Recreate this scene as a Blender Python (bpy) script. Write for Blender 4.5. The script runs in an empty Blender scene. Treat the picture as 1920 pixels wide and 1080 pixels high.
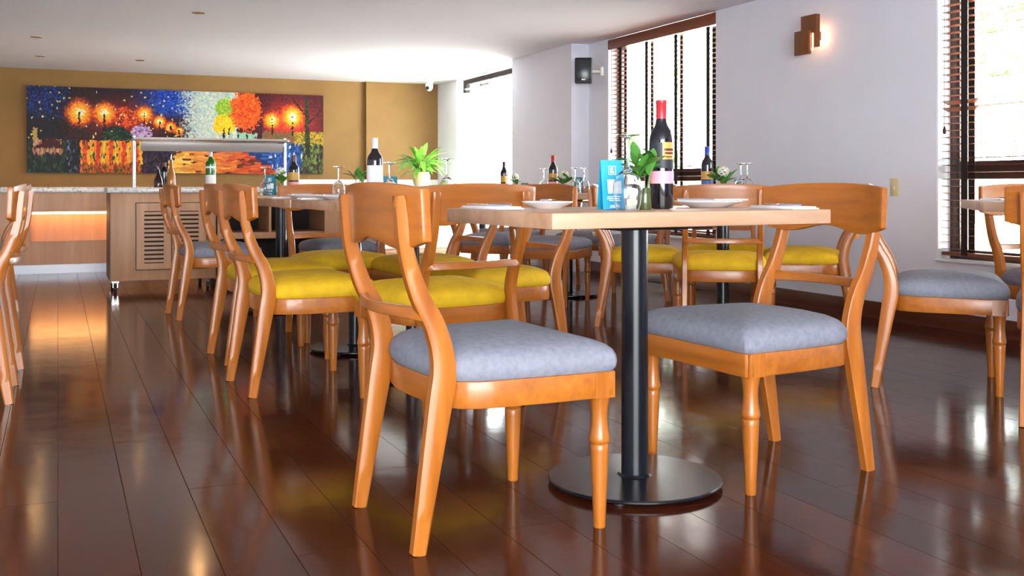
import bpy, bmesh, math, random
from mathutils import Vector, Matrix

random.seed(7)
scene = bpy.context.scene
COL = scene.collection
R = math.radians

# ------------------------------------------------------------------ camera, light, exposure
F_PX, HORIZON, EYE = 1950.0, 347.0, 0.815
cam_d = bpy.data.cameras.new('camera'); cam = bpy.data.objects.new('camera', cam_d); COL.objects.link(cam)
cam.location = (0, 0, EYE); cam.rotation_euler = (R(90), 0, 0)
cam_d.sensor_fit = 'HORIZONTAL'; cam_d.sensor_width = 36.0
cam_d.lens = 36.0 * F_PX / 1920.0
cam_d.shift_y = -(540.0 - HORIZON) / 1920.0
cam_d.clip_start = 0.05; cam_d.clip_end = 200
scene.camera = cam

vs = scene.view_settings
scene.display_settings.display_device = 'sRGB'
vs.view_transform = 'Standard'; vs.look = 'None'; vs.gamma = 1.0; vs.use_curve_mapping = False
vs.exposure = 1.2
try:
    scene.cycles.max_bounces = 12; scene.cycles.diffuse_bounces = 6; scene.cycles.glossy_bounces = 5
    scene.cycles.transmission_bounces = 10; scene.cycles.transparent_max_bounces = 16
    scene.cycles.sample_clamp_indirect = 6.0
    scene.cycles.use_denoising = True
except Exception:
    pass

SKY = 10.0
world = bpy.data.worlds.new('overcast_sky'); scene.world = world; world.use_nodes = True
nt = world.node_tree
bg = nt.nodes['Background']; bg.inputs['Color'].default_value = (0.93, 0.97, 1.0, 1); bg.inputs['Strength'].default_value = SKY

sun_d = bpy.data.lights.new('sun', 'SUN'); sun_d.energy = 22.0; sun_d.angle = R(0.6); sun_d.color = (1.0, 0.92, 0.82)
sun = bpy.data.objects.new('sun', sun_d); COL.objects.link(sun)
sun.rotation_euler = Vector((0.30, 0.12, -1.0)).to_track_quat('-Z', 'Y').to_euler()     # high, from over the roof

UA = 23.58                                   # the room is turned by this angle to the camera
UX, UY = math.cos(R(UA)), math.sin(R(UA))
def RW(u, w, z=0.0):                          # room axes: u to the window wall, w to the back wall
    return Vector((u*UX - w*UY, u*UY + w*UX, z))
SS = 1.121                                    # how far the shell stands out beyond the first survey
CEIL = 2.144
U_RIGHT, U_LEFT, W_BACK, W_REAR = 4.60, -4.0, 13.06, -2.4
def ZS(z): return EYE + (z-EYE)*SS

def portal(name, u, w, z, sx, sz, face):      # guides sky light through an opening
    l = bpy.data.lights.new(name, 'AREA'); l.shape = 'RECTANGLE'; l.size = sx; l.size_y = sz
    l.cycles.is_portal = True
    o = bpy.data.objects.new(name, l); COL.objects.link(o); o.location = RW(u, w, z)
    d = Vector((face[0]*UX - face[1]*UY, face[0]*UY + face[1]*UX, 0))
    o.rotation_euler = d.to_track_quat('-Z', 'Y').to_euler()
OPEN_REAR = [(-2.5, 1.5)]
OPEN_LEFT = []
WIN1 = (6.648, 8.351); WIN2 = (2.634, 4.473); DOOR = (10.17, 12.275)
portal('sky_portal', U_RIGHT + 0.22, sum(WIN1)/2, 1.2, WIN1[1]-WIN1[0], 1.6, (-1, 0))
portal('sky_portal', U_RIGHT + 0.22, sum(WIN2)/2, 1.2, WIN2[1]-WIN2[0], 1.6, (-1, 0))
portal('sky_portal', U_RIGHT + 0.22, sum(DOOR)/2, 1.0, DOOR[1]-DOOR[0], 2.0, (-1, 0))
for a, b in OPEN_REAR: portal('sky_portal', (a+b)/2, W_REAR - 0.2, 1.1, b-a, 2.0, (0, 1))
for a, b in OPEN_LEFT: portal('sky_portal', U_LEFT - 0.2, (a+b)/2, 1.15, b-a, 1.6, (1, 0))

# ------------------------------------------------------------------ materials
def mat(name, col, rough=0.5, metal=0.0, spec=0.5, coat=0.0, emit=None, es=0.0, trans=0.0, ior=1.5, sheen=0.0):
    m = bpy.data.materials.new(name); m.use_nodes = True
    b = m.node_tree.nodes['Principled BSDF']
    b.inputs['Base Color'].default_value = (*col, 1); b.inputs['Roughness'].default_value = rough
    b.inputs['Metallic'].default_value = metal; b.inputs['Specular IOR Level'].default_value = spec
    b.inputs['Coat Weight'].default_value = coat; b.inputs['Coat Roughness'].default_value = 0.12
    b.inputs['Transmission Weight'].default_value = trans; b.inputs['IOR'].default_value = ior
    b.inputs['Sheen Weight'].default_value = sheen
    if emit:
        b.inputs['Emission Color'].default_value = (*emit, 1); b.inputs['Emission Strength'].default_value = es
    return m

def N(m, t, **kw):
    n = m.node_tree.nodes.new(t)
    for k, v in kw.items():
        if k in n.inputs: n.inputs[k].default_value = v
        else: setattr(n, k, v)
    return n
def L(m, a, b): m.node_tree.links.new(a, b)

def noisy(m, c1, c2, scale=(1, 1, 1), nscale=8.0, detail=6.0, bump=0.0, coord='Object', pos=(0.3, 0.7), rnd=0.0):
    b = m.node_tree.nodes['Principled BSDF']
    tc = N(m, 'ShaderNodeTexCoord'); mp = N(m, 'ShaderNodeMapping'); mp.inputs['Scale'].default_value = scale
    nz = N(m, 'ShaderNodeTexNoise', Scale=nscale, Detail=detail)
    nz.inputs['Roughness'].default_value = 0.6
    cr = N(m, 'ShaderNodeValToRGB')
    cr.color_ramp.elements[0].color = (*c1, 1); cr.color_ramp.elements[0].position = pos[0]
    cr.color_ramp.elements[1].color = (*c2, 1); cr.color_ramp.elements[1].position = pos[1]
    L(m, tc.outputs[coord], mp.inputs['Vector']); L(m, mp.outputs[0], nz.inputs['Vector'])
    L(m, nz.outputs[0], cr.inputs[0])
    out = cr.outputs[0]
    if rnd:
        oi = N(m, 'ShaderNodeObjectInfo'); ge = N(m, 'ShaderNodeNewGeometry')
        ad = N(m, 'ShaderNodeMath', operation='ADD'); L(m, oi.outputs['Random'], ad.inputs[0]); L(m, ge.outputs['Random Per Island'], ad.inputs[1])
        fr = N(m, 'ShaderNodeMath', operation='FRACT'); L(m, ad.outputs[0], fr.inputs[0])
        mr = N(m, 'ShaderNodeMapRange'); mr.inputs['To Min'].default_value = 1 - rnd; mr.inputs['To Max'].default_value = 1 + rnd
        L(m, fr.outputs[0], mr.inputs['Value'])
        hs = N(m, 'ShaderNodeHueSaturation'); L(m, mr.outputs[0], hs.inputs['Value']); L(m, out, hs.inputs['Color']); out = hs.outputs[0]
        ofs = N(m, 'ShaderNodeVectorMath', operation='SCALE'); 
        L(m, fr.outputs[0], ofs.inputs['Scale']); ofs.inputs[0].default_value = (37.0, 11.0, 5.0)
        L(m, ofs.outputs[0], mp.inputs['Location'])
    L(m, out, b.inputs['Base Color'])
    if bump:
        bp = N(m, 'ShaderNodeBump', Strength=bump, Distance=0.002); L(m, nz.outputs[0], bp.inputs['Height']); L(m, bp.outputs[0], b.inputs['Normal'])
    return m

M = {}
WC1, WC2 = (0.31, 0.086, 0.008), (0.50, 0.158, 0.018)
M['wood_v'] = noisy(mat('honey_wood_upright', WC2, 0.34, coat=0.25), WC1, WC2, (1, 1, 0.07), 26, bump=0.06)
M['wood_h'] = noisy(mat('honey_wood_level', WC2, 0.34, coat=0.25), WC1, WC2, (1, 0.06, 1), 26, bump=0.06)
M['wood_x'] = noisy(mat('honey_wood_rail', WC2, 0.34, coat=0.25), WC1, WC2, (0.08, 0.3, 1), 26, bump=0.06)
M['oak'] = noisy(mat('pale_oak_top', (0.6, 0.4, 0.26), 0.4), (0.40, 0.215, 0.115), (0.66, 0.42, 0.27), (0.12, 1, 1), 9, bump=0.04)
M['ash'] = noisy(mat('buffet_wood', (0.4, 0.2, 0.1), 0.45), (0.46, 0.235, 0.115), (0.60, 0.325, 0.17), (1, 1, 0.06), 14)
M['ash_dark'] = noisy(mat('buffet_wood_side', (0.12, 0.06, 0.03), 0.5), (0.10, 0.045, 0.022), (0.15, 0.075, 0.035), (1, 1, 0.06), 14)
M['grey'] = noisy(mat('grey_velvet', (0.2, 0.21, 0.24), 0.85), (0.19, 0.198, 0.24), (0.255, 0.265, 0.315), (1, 1, 1), 60, bump=0.08)
M['yellow'] = noisy(mat('mustard_velvet', (0.7, 0.4, 0.01), 0.8), (0.64, 0.38, 0.003), (0.80, 0.49, 0.006), (1, 1, 1), 18, bump=0.05)
M['black'] = mat('black_powder_coat', (0.006, 0.007, 0.010), 0.24, spec=0.5)
M['blackm'] = mat('black_plastic', (0.018, 0.018, 0.02), 0.5)
M['steel'] = mat('brushed_steel', (0.62, 0.62, 0.63), 0.28, 1.0)
M['satin'] = mat('satin_grey_panel', (0.36, 0.335, 0.32), 0.4, 0.3)
M['baffle'] = mat('matt_black_baffle', (0.001, 0.001, 0.001), 1.0, spec=0.0)
M['kick'] = mat('dull_metal_kick', (0.30, 0.30, 0.32), 0.42, 1.0)
M['chrome'] = mat('chrome', (0.8, 0.8, 0.82), 0.1, 1.0)
M['white'] = mat('white_gloss', (0.82, 0.82, 0.80), 0.3)
M['porcelain'] = mat('porcelain', (0.86, 0.86, 0.88), 0.12, coat=0.4)
M['linen'] = noisy(mat('white_linen', (0.8, 0.8, 0.82), 0.9), (0.72, 0.72, 0.74), (0.84, 0.84, 0.86), (1, 1, 1), 40)
M['wallpaint'] = noisy(mat('pale_grey_wall', (0.62, 0.62, 0.65), 0.75), (0.76, 0.785, 0.86), (0.80, 0.825, 0.90), (1, 1, 1), 2.5)
M['ceilpaint'] = mat('white_ceiling', (0.80, 0.80, 0.865), 0.8)
M['mustard'] = noisy(mat('mustard_wall', (0.42, 0.23, 0.05), 0.7), (0.215, 0.110, 0.024), (0.245, 0.127, 0.030), (1, 1, 1), 3)
M['reveal'] = mat('white_reveal', (0.8, 0.8, 0.8), 0.6)
M['darkwood'] = noisy(mat('dark_brown_frame', (0.04, 0.016, 0.01), 0.35, coat=0.2), (0.026, 0.010, 0.008), (0.05, 0.02, 0.013), (1, 1, 0.1), 20)
M['slat'] = noisy(mat('walnut_slat', (0.2, 0.055, 0.02), 0.4), (0.17, 0.045, 0.018), (0.24, 0.07, 0.028), (1, 0.1, 1), 20)
M['tape'] = mat('dark_ladder_tape', (0.02, 0.011, 0.009), 0.8)
M['base'] = noisy(mat('mahogany_skirting', (0.1, 0.025, 0.012), 0.3, coat=0.3), (0.07, 0.017, 0.009), (0.12, 0.032, 0.015), (0.1, 0.1, 1), 20)
M['sconce'] = noisy(mat('sconce_wood', (0.18, 0.06, 0.012), 0.4), (0.15, 0.05, 0.010), (0.22, 0.075, 0.016), (1, 1, 0.1), 20)
M['stone'] = noisy(mat('pale_granite', (0.6, 0.6, 0.58), 0.25), (0.30, 0.29, 0.28), (0.72, 0.71, 0.68), (1, 1, 1), 45, pos=(0.3, 0.55))
M['cream'] = mat('cream_ceramic', (0.75, 0.55, 0.33), 0.35)
M['ivory'] = mat('ivory_plastic', (0.72, 0.62, 0.36), 0.4)
M['teal'] = mat('cyan_card', (0.0, 0.36, 0.62), 0.4)
M['tealdk'] = mat('teal_card', (0.0, 0.17, 0.24), 0.4)
M['print'] = mat('white_print', (0.85, 0.9, 0.92), 0.5)
M['leaf'] = noisy(mat('leaf_green', (0.05, 0.2, 0.03), 0.4), (0.045, 0.19, 0.03), (0.13, 0.36, 0.05), (1, 1, 1), 12)
M['leaf2'] = noisy(mat('fresh_leaf_green', (0.14, 0.4, 0.03), 0.45), (0.10, 0.32, 0.03), (0.22, 0.5, 0.05), (1, 1, 1), 12)
M['stem'] = mat('stem_green', (0.10, 0.22, 0.04), 0.5)
M['petal'] = mat('white_petal', (0.8, 0.78, 0.66), 0.7)
M['winered'] = mat('dark_wine_glass', (0.006, 0.005, 0.007), 0.06, spec=0.6, coat=0.3)
M['greenglass'] = mat('green_bottle_glass', (0.02, 0.16, 0.02), 0.06, spec=0.6, coat=0.3)
M['cap_red'] = mat('red_capsule', (0.5, 0.03, 0.04), 0.3)
M['cap_blue'] = mat('blue_capsule', (0.03, 0.06, 0.4), 0.3)
M['cap_white'] = mat('lilac_white_capsule', (0.75, 0.72, 0.82), 0.35)
M['cap_dark'] = mat('dark_red_capsule', (0.10, 0.02, 0.02), 0.35)
M['lab_gold'] = mat('gold_label', (0.62, 0.36, 0.08), 0.4)
M['lab_black'] = mat('charcoal_label', (0.022, 0.024, 0.032), 0.5)
M['lab_pink'] = mat('pink_label', (0.85, 0.36, 0.42), 0.5)
M['lab_white'] = mat('white_label', (0.86, 0.85, 0.83), 0.5)
M['lab_blue'] = mat('blue_label', (0.05, 0.16, 0.5), 0.5)
M['oil'] = mat('amber_oil', (0.35, 0.12, 0.01), 0.1, coat=0.3)
M['vinegar'] = mat('dark_vinegar', (0.03, 0.008, 0.01), 0.1, coat=0.3)
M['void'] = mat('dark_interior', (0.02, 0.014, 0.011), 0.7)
M['led'] = mat('warm_led_strip', (1, 0.7, 0.35), 0.5, emit=(1.0, 0.52, 0.16), es=9.0)
M['lamp'] = mat('warm_lamp', (1, 0.8, 0.5), 0.5, emit=(1.0, 0.56, 0.22), es=300.0)
M['bulb'] = mat('warm_bulb', (1, 0.8, 0.5), 0.5, emit=(1.0, 0.50, 0.26), es=9.0)
M['outleaf'] = noisy(mat('garden_leaf', (0.03, 0.1, 0.015), 0.5), (0.06, 0.11, 0.03), (0.16, 0.22, 0.07), (1, 1, 1), 6)
M['paving'] = noisy(mat('pale_outdoor_paving', (0.6, 0.6, 0.58), 0.8), (0.70, 0.66, 0.62), (0.80, 0.76, 0.71), (1, 1, 1), 3)
M['sub'] = mat('reddish_subfloor', (0.16, 0.06, 0.03), 0.3)

g = bpy.data.materials.new('clear_glass'); g.use_nodes = True; M['glass'] = g
g.node_tree.nodes.clear()
go = N(g, 'ShaderNodeOutputMaterial'); gg = N(g, 'ShaderNodeBsdfGlass', IOR=1.45); gg.inputs['Roughness'].default_value = 0
gg.inputs['Color'].default_value = (0.97, 0.985, 0.99, 1); L(g, gg.outputs[0], go.inputs[0])
g = bpy.data.materials.new('window_glass'); g.use_nodes = True; M['pane'] = g
g.node_tree.nodes.clear()
go = N(g, 'ShaderNodeOutputMaterial'); gt = N(g, 'ShaderNodeBsdfTransparent'); gl = N(g, 'ShaderNodeBsdfGlossy'); gl.inputs['Roughness'].default_value = 0.02
gt.inputs['Color'].default_value = (0.95, 0.98, 0.97, 1)
lwt = N(g, 'ShaderNodeLayerWeight'); pw_ = N(g, 'ShaderNodeMath', operation='POWER'); pw_.inputs[1].default_value = 5.0
fr = N(g, 'ShaderNodeMath', operation='MULTIPLY_ADD'); fr.inputs[1].default_value = 0.6; fr.inputs[2].default_value = 0.03; mx = N(g, 'ShaderNodeMixShader')
L(g, lwt.outputs['Facing'], pw_.inputs[0]); L(g, pw_.outputs[0], fr.inputs[0])
L(g, fr.outputs[0], mx.inputs[0]); L(g, gt.outputs[0], mx.inputs[1]); L(g, gl.outputs[0], mx.inputs[2]); L(g, mx.outputs[0], go.inputs[0])

# lacquered dark floor boards
m = noisy(mat('lacquered_floorboard', (0.07, 0.022, 0.011), 0.2, spec=0.5, coat=0.0, ior=1.27), (0.034, 0.0078, 0.0034), (0.084, 0.0195, 0.008), (1, 0.07, 1), 16, pos=(0.25, 0.8), rnd=0.22)
b = m.node_tree.nodes['Principled BSDF']
tc = N(m, 'ShaderNodeTexCoord'); nz = N(m, 'ShaderNodeTexNoise', Scale=5.0, Detail=2.0); geo = N(m, 'ShaderNodeNewGeometry')
L(m, geo.outputs['Position'], nz.inputs['Vector'])
mr = N(m, 'ShaderNodeMapRange'); mr.inputs['To Min'].default_value = 0.08; mr.inputs['To Max'].default_value = 0.17
L(m, nz.outputs[0], mr.inputs['Value']); L(m, mr.outputs[0], b.inputs['Roughness'])
nz2 = N(m, 'ShaderNodeTexNoise', Scale=9.0, Detail=3.0); L(m, geo.outputs['Position'], nz2.inputs['Vector'])
bp = N(m, 'ShaderNodeBump', Strength=0.12, Distance=0.004); L(m, nz2.outputs[0], bp.inputs['Height']); L(m, bp.outputs[0], b.inputs['Normal'])
M['floor'] = m

# ------------------------------------------------------------------ mesh helpers
class MB:
    def __init__(s): s.v = []; s.f = []
    def add(s, vs_, fs):
        o = len(s.v); s.v += [tuple(p) for p in vs_]; s.f += [tuple(i + o for i in q) for q in fs]; return s
    def box(s, c, d, rz=0.0, rx=0.0, ry=0.0):
        x, y, z = d[0]/2, d[1]/2, d[2]/2
        mt = Matrix.Rotation(rz, 3, 'Z') @ Matrix.Rotation(ry, 3, 'Y') @ Matrix.Rotation(rx, 3, 'X')
        p = [Vector(c) + mt @ Vector((sx*x, sy*y, sz*z)) for sz in (-1, 1) for sy in (-1, 1) for sx in (-1, 1)]
        return s.add(p, [(0, 2, 3, 1), (4, 5, 7, 6), (0, 1, 5, 4), (2, 6, 7, 3), (0, 4, 6, 2), (1, 3, 7, 5)])
    def lathe(s, prof, n=24, c=(0, 0, 0), closed=False):
        vs_, fs = [], []
        for r, z in prof:
            for i in range(n):
                a = 2*math.pi*i/n; vs_.append((c[0]+r*math.cos(a), c[1]+r*math.sin(a), c[2]+z))
        k = len(prof)
        for j in range(k-1 if not closed else k):
            j2 = (j+1) % k
            for i in range(n):
                i2 = (i+1) % n; fs.append((j*n+i, j*n+i2, j2*n+i2, j2*n+i))
        if not closed:
            if prof[0][0] > 1e-6: fs.append(tuple(reversed(range(n))))
            if prof[-1][0] > 1e-6: fs.append(tuple((k-1)*n+i for i in range(n)))
        return s.add(vs_, fs)
    def rings(s, rings, cap=True):
        n = len(rings[0]); vs_ = [p for r in rings for p in r]; fs = []
        for j in range(len(rings)-1):
            for i in range(n):
                i2 = (i+1) % n; fs.append((j*n+i, j*n+i2, (j+1)*n+i2, (j+1)*n+i))
        if cap:
            fs.append(tuple(reversed(range(n)))); fs.append(tuple((len(rings)-1)*n+i for i in range(n)))
        return s.add(vs_, fs)
    def tube(s, pts, r, n=8):
        rings = []
        for i, p in enumerate(pts):
            p = Vector(p); a = Vector(pts[max(i-1, 0)]); b_ = Vector(pts[min(i+1, len(pts)-1)])
            t = (b_-a).normalized(); x = t.orthogonal().normalized() if i == 0 else (x - t*x.dot(t)).normalized(); y = t.cross(x)
            rr = r[i] if isinstance(r, (list, tuple)) else r
            rings.append([p + x*rr*math.cos(2*math.pi*k/n) + y*rr*math.sin(2*math.pi*k/n) for k in range(n)])
        return s.rings(rings)
    def mesh(s, name, mt, bevel=0.0, segs=2, smooth=True):
        me = bpy.data.meshes.new(name); me.from_pydata(s.v, [], s.f)
        bm = bmesh.new(); bm.from_mesh(me)
        bmesh.ops.remove_doubles(bm, verts=bm.verts, dist=1e-6)
        bmesh.ops.recalc_face_normals(bm, faces=bm.faces)
        if bevel:
            es = [e for e in bm.edges if len(e.link_faces) == 2 and e.calc_face_angle(0) > R(40)]
            bmesh.ops.bevel(bm, geom=es, offset=bevel, segments=segs, profile=0.5, affect='EDGES', clamp_overlap=True)
        bm.to_mesh(me); bm.free()
        if smooth:
            me.polygons.foreach_set('use_smooth', [True]*len(me.polygons))
            me.set_sharp_from_angle(angle=R(38))
        me.materials.append(mt); return me
    def build(s, name, mt, parent=None, loc=(0, 0, 0), rz=0.0, bevel=0.0, segs=2, smooth=True):
        return put(name, s.mesh(name, mt, bevel, segs, smooth), parent, loc, rz)

def put(name, me, parent=None, loc=(0, 0, 0), rz=0.0, rot=None, scale=None):
    o = bpy.data.objects.new(name, me); COL.objects.link(o)
    o.location = loc; o.rotation_euler = rot if rot else (0, 0, rz)
    if scale: o.scale = scale if isinstance(scale, (tuple, list)) else (scale,)*3
    if parent: o.parent = parent
    return o
def thing(name, label, cat, loc=(0, 0, 0), rz=0.0, group=None):
    o = bpy.data.objects.new(name, None); COL.objects.link(o); o.empty_display_size = 0.1
    o.location = loc; o.rotation_euler = (0, 0, rz); return tag(o, label, cat, group)
def tag(o, label, cat, group=None):
    o['label'] = label; o['category'] = cat
    if group: o['group'] = group
    return o
def structure(o): o['kind'] = 'structure'; return o
def copy_tree(o, loc, rz, label, group=None):
    r = o.copy(); COL.objects.link(r); r.location = loc; r.rotation_euler = (0, 0, rz); r['label'] = label
    if group: r['group'] = group
    for ch in o.children:
        c = ch.copy(); COL.objects.link(c); c.parent = r
        for gc in ch.children:
            d = gc.copy(); COL.objects.link(d); d.parent = c
    return r
def PX(x, d, z=0.0):                          # plan point at picture column x and depth d
    return Vector(((x-960.0)/F_PX*d, d, z))
def spline(pts, n):
    out = []
    P = [Vector(p) for p in pts]; P = [2*P[0]-P[1]] + P + [2*P[-1]-P[-2]]
    for i in range(1, len(P)-2):
        for k in range(n):
            t = k/n
            out.append(0.5*((2*P[i]) + (P[i+1]-P[i-1])*t + (2*P[i-1]-5*P[i]+4*P[i+1]-P[i+2])*t*t + (3*P[i]-P[i-1]-3*P[i+1]+P[i+2])*t**3))
    out.append(P[-2]); return out
RZ = R(UA)

# ------------------------------------------------------------------ the room
def rbox(mb, u0, u1, w0, w1, z0, z1):
    mb.box(RW((u0+u1)/2, (w0+w1)/2, (z0+z1)/2), (u1-u0, w1-w0, z1-z0), RZ); return mb
T = 0.2
fl = structure(rbox(MB(), U_LEFT-T, U_RIGHT+T, W_REAR-T, W_BACK+T, -0.06, -0.0125).build('floor', M['sub'], smooth=False))
PW, PL = 0.16, 1.83
pm = [MB().box((0, 0, -0.006), (PW-0.001, PL-0.001, 0.012)).mesh('plank', M['floor'], 0.0004, 1) for _ in range(1)][0]
far = MB(); cand = []
row = 0; u = U_LEFT
while u < U_RIGHT - 0.01:
    w = W_REAR - (row*0.617 % PL)
    while w < W_BACK:
        w0, w1 = max(w, W_REAR), min(w+PL, W_BACK); wu = min(PW, U_RIGHT-u)
        if w1 - w0 > 0.02:
            c = RW(u+wu/2, (w0+w1)/2)
            vis = False
            for k in range(7):
                p = RW(u+wu/2, w0+(w1-w0)*k/6)
                if p.y > 1.9 and abs(p.x) < 0.52*p.y + 0.1: vis = True
            full = abs(w1-w0-PL) < 1e-6 and wu > PW-1e-6
            if vis and full: cand.append((c.y, c))
            else: far.box((c.x, c.y, -0.006), (wu-0.0016, w1-w0-0.0016, 0.012), RZ)
        w += PL
    u += PW; row += 1
cand.sort(key=lambda a: a[0])
for i, (_, c) in enumerate(cand):
    if i < 290: put('plank', pm, fl, (c.x, c.y, 0), RZ)
    else: far.box((c.x, c.y, -0.006), (PW-0.0016, PL-0.0016, 0.012), RZ)
o = far.build('planks_far', M['floor'], fl, smooth=False); o['kind'] = 'stuff'

DOWN = [PX(x, (CEIL+EYE)*F_PX/(yr-HORIZON), CEIL) for x, yr in ((262, 868), (75, 885), (68, 965), (372, 1066))]
ceil_ = structure(rbox(MB(), U_LEFT-T, U_RIGHT+T, W_REAR-T, W_BACK+T, CEIL, CEIL+0.15).build('ceiling', M['ceilpaint'], smooth=False))
cutm = MB()
for p in DOWN: cutm.lathe([(0.050, -0.02), (0.050, 0.03)], 28, p)
cutter = cutm.build('cutter', M['ceilpaint'], smooth=False)
bo = ceil_.modifiers.new('holes', 'BOOLEAN'); bo.operation = 'DIFFERENCE'; bo.object = cutter; bo.solver = 'EXACT'
dg = bpy.context.evaluated_depsgraph_get(); me2 = bpy.data.meshes.new_from_object(ceil_.evaluated_get(dg))
ceil_.modifiers.clear(); ceil_.data = me2; bpy.data.objects.remove(cutter)
SILL = 0.383
wr = MB()
cuts = sorted([(WIN1[0], WIN1[1], SILL, CEIL), (WIN2[0], WIN2[1], SILL, CEIL), (DOOR[0], DOOR[1], 0.0, CEIL)])
w = W_REAR - T
for a, b_, z0, z1 in cuts:
    rbox(wr, U_RIGHT, U_RIGHT+T, w, a, -0.06, CEIL)
    if z0 > 0: rbox(wr, U_RIGHT, U_RIGHT+T, a, b_, -0.06, z0)
    w = b_
rbox(wr, U_RIGHT, U_RIGHT+T, w, W_BACK+T, -0.06, CEIL)
rbox(wr, U_RIGHT-0.182, U_RIGHT+0.01, 8.727, 10.12, -0.012, CEIL)           # the pilaster
structure(wr.build('wall_right', M['wallpaint'], smooth=False))
wb = rbox(MB(), U_LEFT-T, U_RIGHT+T, W_BACK, W_BACK+T, -0.06, CEIL)
rbox(wb, U_RIGHT-0.973, U_RIGHT, W_BACK-0.07, W_BACK+0.01, -0.012, CEIL)
structure(wb.build('wall_back', M['mustard'], smooth=False))
wl = MB(); w = W_REAR
for a, b_ in OPEN_LEFT:
    rbox(wl, U_LEFT-T, U_LEFT, w, a, -0.06, CEIL); rbox(wl, U_LEFT-T, U_LEFT, a, b_, -0.06, 0.35); rbox(wl, U_LEFT-T, U_LEFT, a, b_, 1.95, CEIL); w = b_
rbox(wl, U_LEFT-T, U_LEFT, w, W_BACK, -0.06, CEIL)
structure(wl.build('wall_left', M['wallpaint'], smooth=False))
wq = MB(); u = U_LEFT-T
for a, b_ in OPEN_REAR:
    rbox(wq, u, a, W_REAR-T, W_REAR, -0.06, CEIL); rbox(wq, a, b_, W_REAR-T, W_REAR, -0.06, 0.12); rbox(wq, a, b_, W_REAR-T, W_REAR, 2.1, CEIL); u = b_
rbox(wq, u, U_RIGHT+T, W_REAR-T, W_REAR, -0.06, CEIL)
structure(wq.build('wall_rear', M['wallpaint'], smooth=False))
bb = MB()
for a, b_, du in ((W_REAR, 8.727, 0), (8.712, 10.135, 0.182), (12.29, W_BACK-0.08, 0)):
    rbox(bb, U_RIGHT-du-0.016, U_RIGHT-du-0.0005, a, b_, 0.0, 0.102)
structure(bb.build('baseboard_right', M['base'], bevel=0.004))

# windows with dark frames and venetian blinds
def window(n, w0, w1, tapes, lift):
    g = 0.0
    fr_ = MB(); ud0, ud1 = U_RIGHT+0.095, U_RIGHT+0.155
    rbox(fr_, ud0, ud1, w1-0.075, w1-0.001, SILL+0.001, CEIL-0.001); rbox(fr_, ud0, ud1, w0+0.001, w0+0.075, SILL+0.001, CEIL-0.001)
    rbox(fr_, ud0, ud1, w0+0.07, w1-0.07, SILL+0.001, SILL+0.07); rbox(fr_, ud0, ud1, w0+0.07, w1-0.07, CEIL-0.07, CEIL-0.001)
    root = structure(fr_.build('window_%d' % n, M['darkwood'], bevel=0.004))
    rbox(MB(), ud0-0.005, ud1+0.003, w0+0.072, w1-0.072, 0.849, 0.95).build('transom', M['darkwood'], root, bevel=0.004)
    rbox(MB(), ud0+0.025, ud0+0.031, w0+0.072, w1-0.072, 0.95, CEIL-0.07).build('upper_pane', M['pane'], root, smooth=False)
    rbox(MB(), ud0+0.025, ud0+0.031, w0+0.072, w1-0.072, SILL+0.07, 0.849).build('lower_pane', M['pane'], root, smooth=False)
    rbox(MB(), U_RIGHT-0.02, ud0, w0+0.001, w1-0.001, SILL-0.001, SILL+0.012).build('window_sill', M['reveal'], root, bevel=0.003)
    rv = MB()
    rbox(rv, U_RIGHT+0.002, ud0, w1-0.006, w1-0.0005, SILL+0.012, CEIL-0.001); rbox(rv, U_RIGHT+0.002, ud0, w0+0.0005, w0+0.006, SILL+0.012, CEIL-0.001)
    rv.build('reveal_lining', M['reveal'], root, smooth=False)
    # blind
    lab = {1: 'dark walnut venetian blind on the window beside the black speaker', 2: 'dark walnut venetian blind on the window at the right edge'}[n]
    bl = thing('venetian_blind', lab, 'blind', RW(U_RIGHT+0.045, (w0+w1)/2, SILL+0.04), RZ)
    ln = w1-w0-0.03
    MB().box((-0.035, 0, CEIL-0.052-SILL-0.04), (0.03, ln+0.02, 0.088)).build('valance', M['slat'], bl, bevel=0.004)
    sm = MB().box((0, 0, 0), (0.05, ln, 0.0026)).mesh('slat', M['slat'], 0.001, 1)
    zz, i = 0.03, 0
    while zz < CEIL-0.11-SILL-0.04:
        ti = 0.05 + 0.02*math.sin(i*2.1)
        if n == 2 and (abs(zz-0.85) < 0.04): ti = 0.42
        put('slat', sm, bl, (0, 0, zz), rot=(0, ti, 0)); zz += 0.0395; i += 1
    MB().box((0, 0, 0.004), (0.054, ln, 0.02)).build('bottom_rail', M['slat'], bl, bevel=0.004)
    top = CEIL-0.1-SILL-0.04
    for tw in tapes:
        y = tw-(w0+w1)/2
        tp = MB(); tp.box((-0.0275, y, top/2), (0.0016, 0.046, top)); tp.box((0.0275, y, top/2), (0.0016, 0.046, top))
        tp.build('ladder_tape', M['tape'], bl, smooth=False)
    yk = (w1-w0)/2-0.045
    MB().tube([(-0.033, yk, top), (-0.034, yk, 0.72)], 0.0016, 6).lathe([(0.0, 0.68), (0.008, 0.685), (0.010, 0.70), (0.004, 0.725)], 10, (-0.034, yk, 0)).build('pull_cord', M['tape'], bl)
window(1, WIN1[0], WIN1[1], (8.155, 7.70, 7.24, 6.78), 0)
window(2, WIN2[0], WIN2[1], (4.293, 3.80, 3.31, 2.81), 0)

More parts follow.
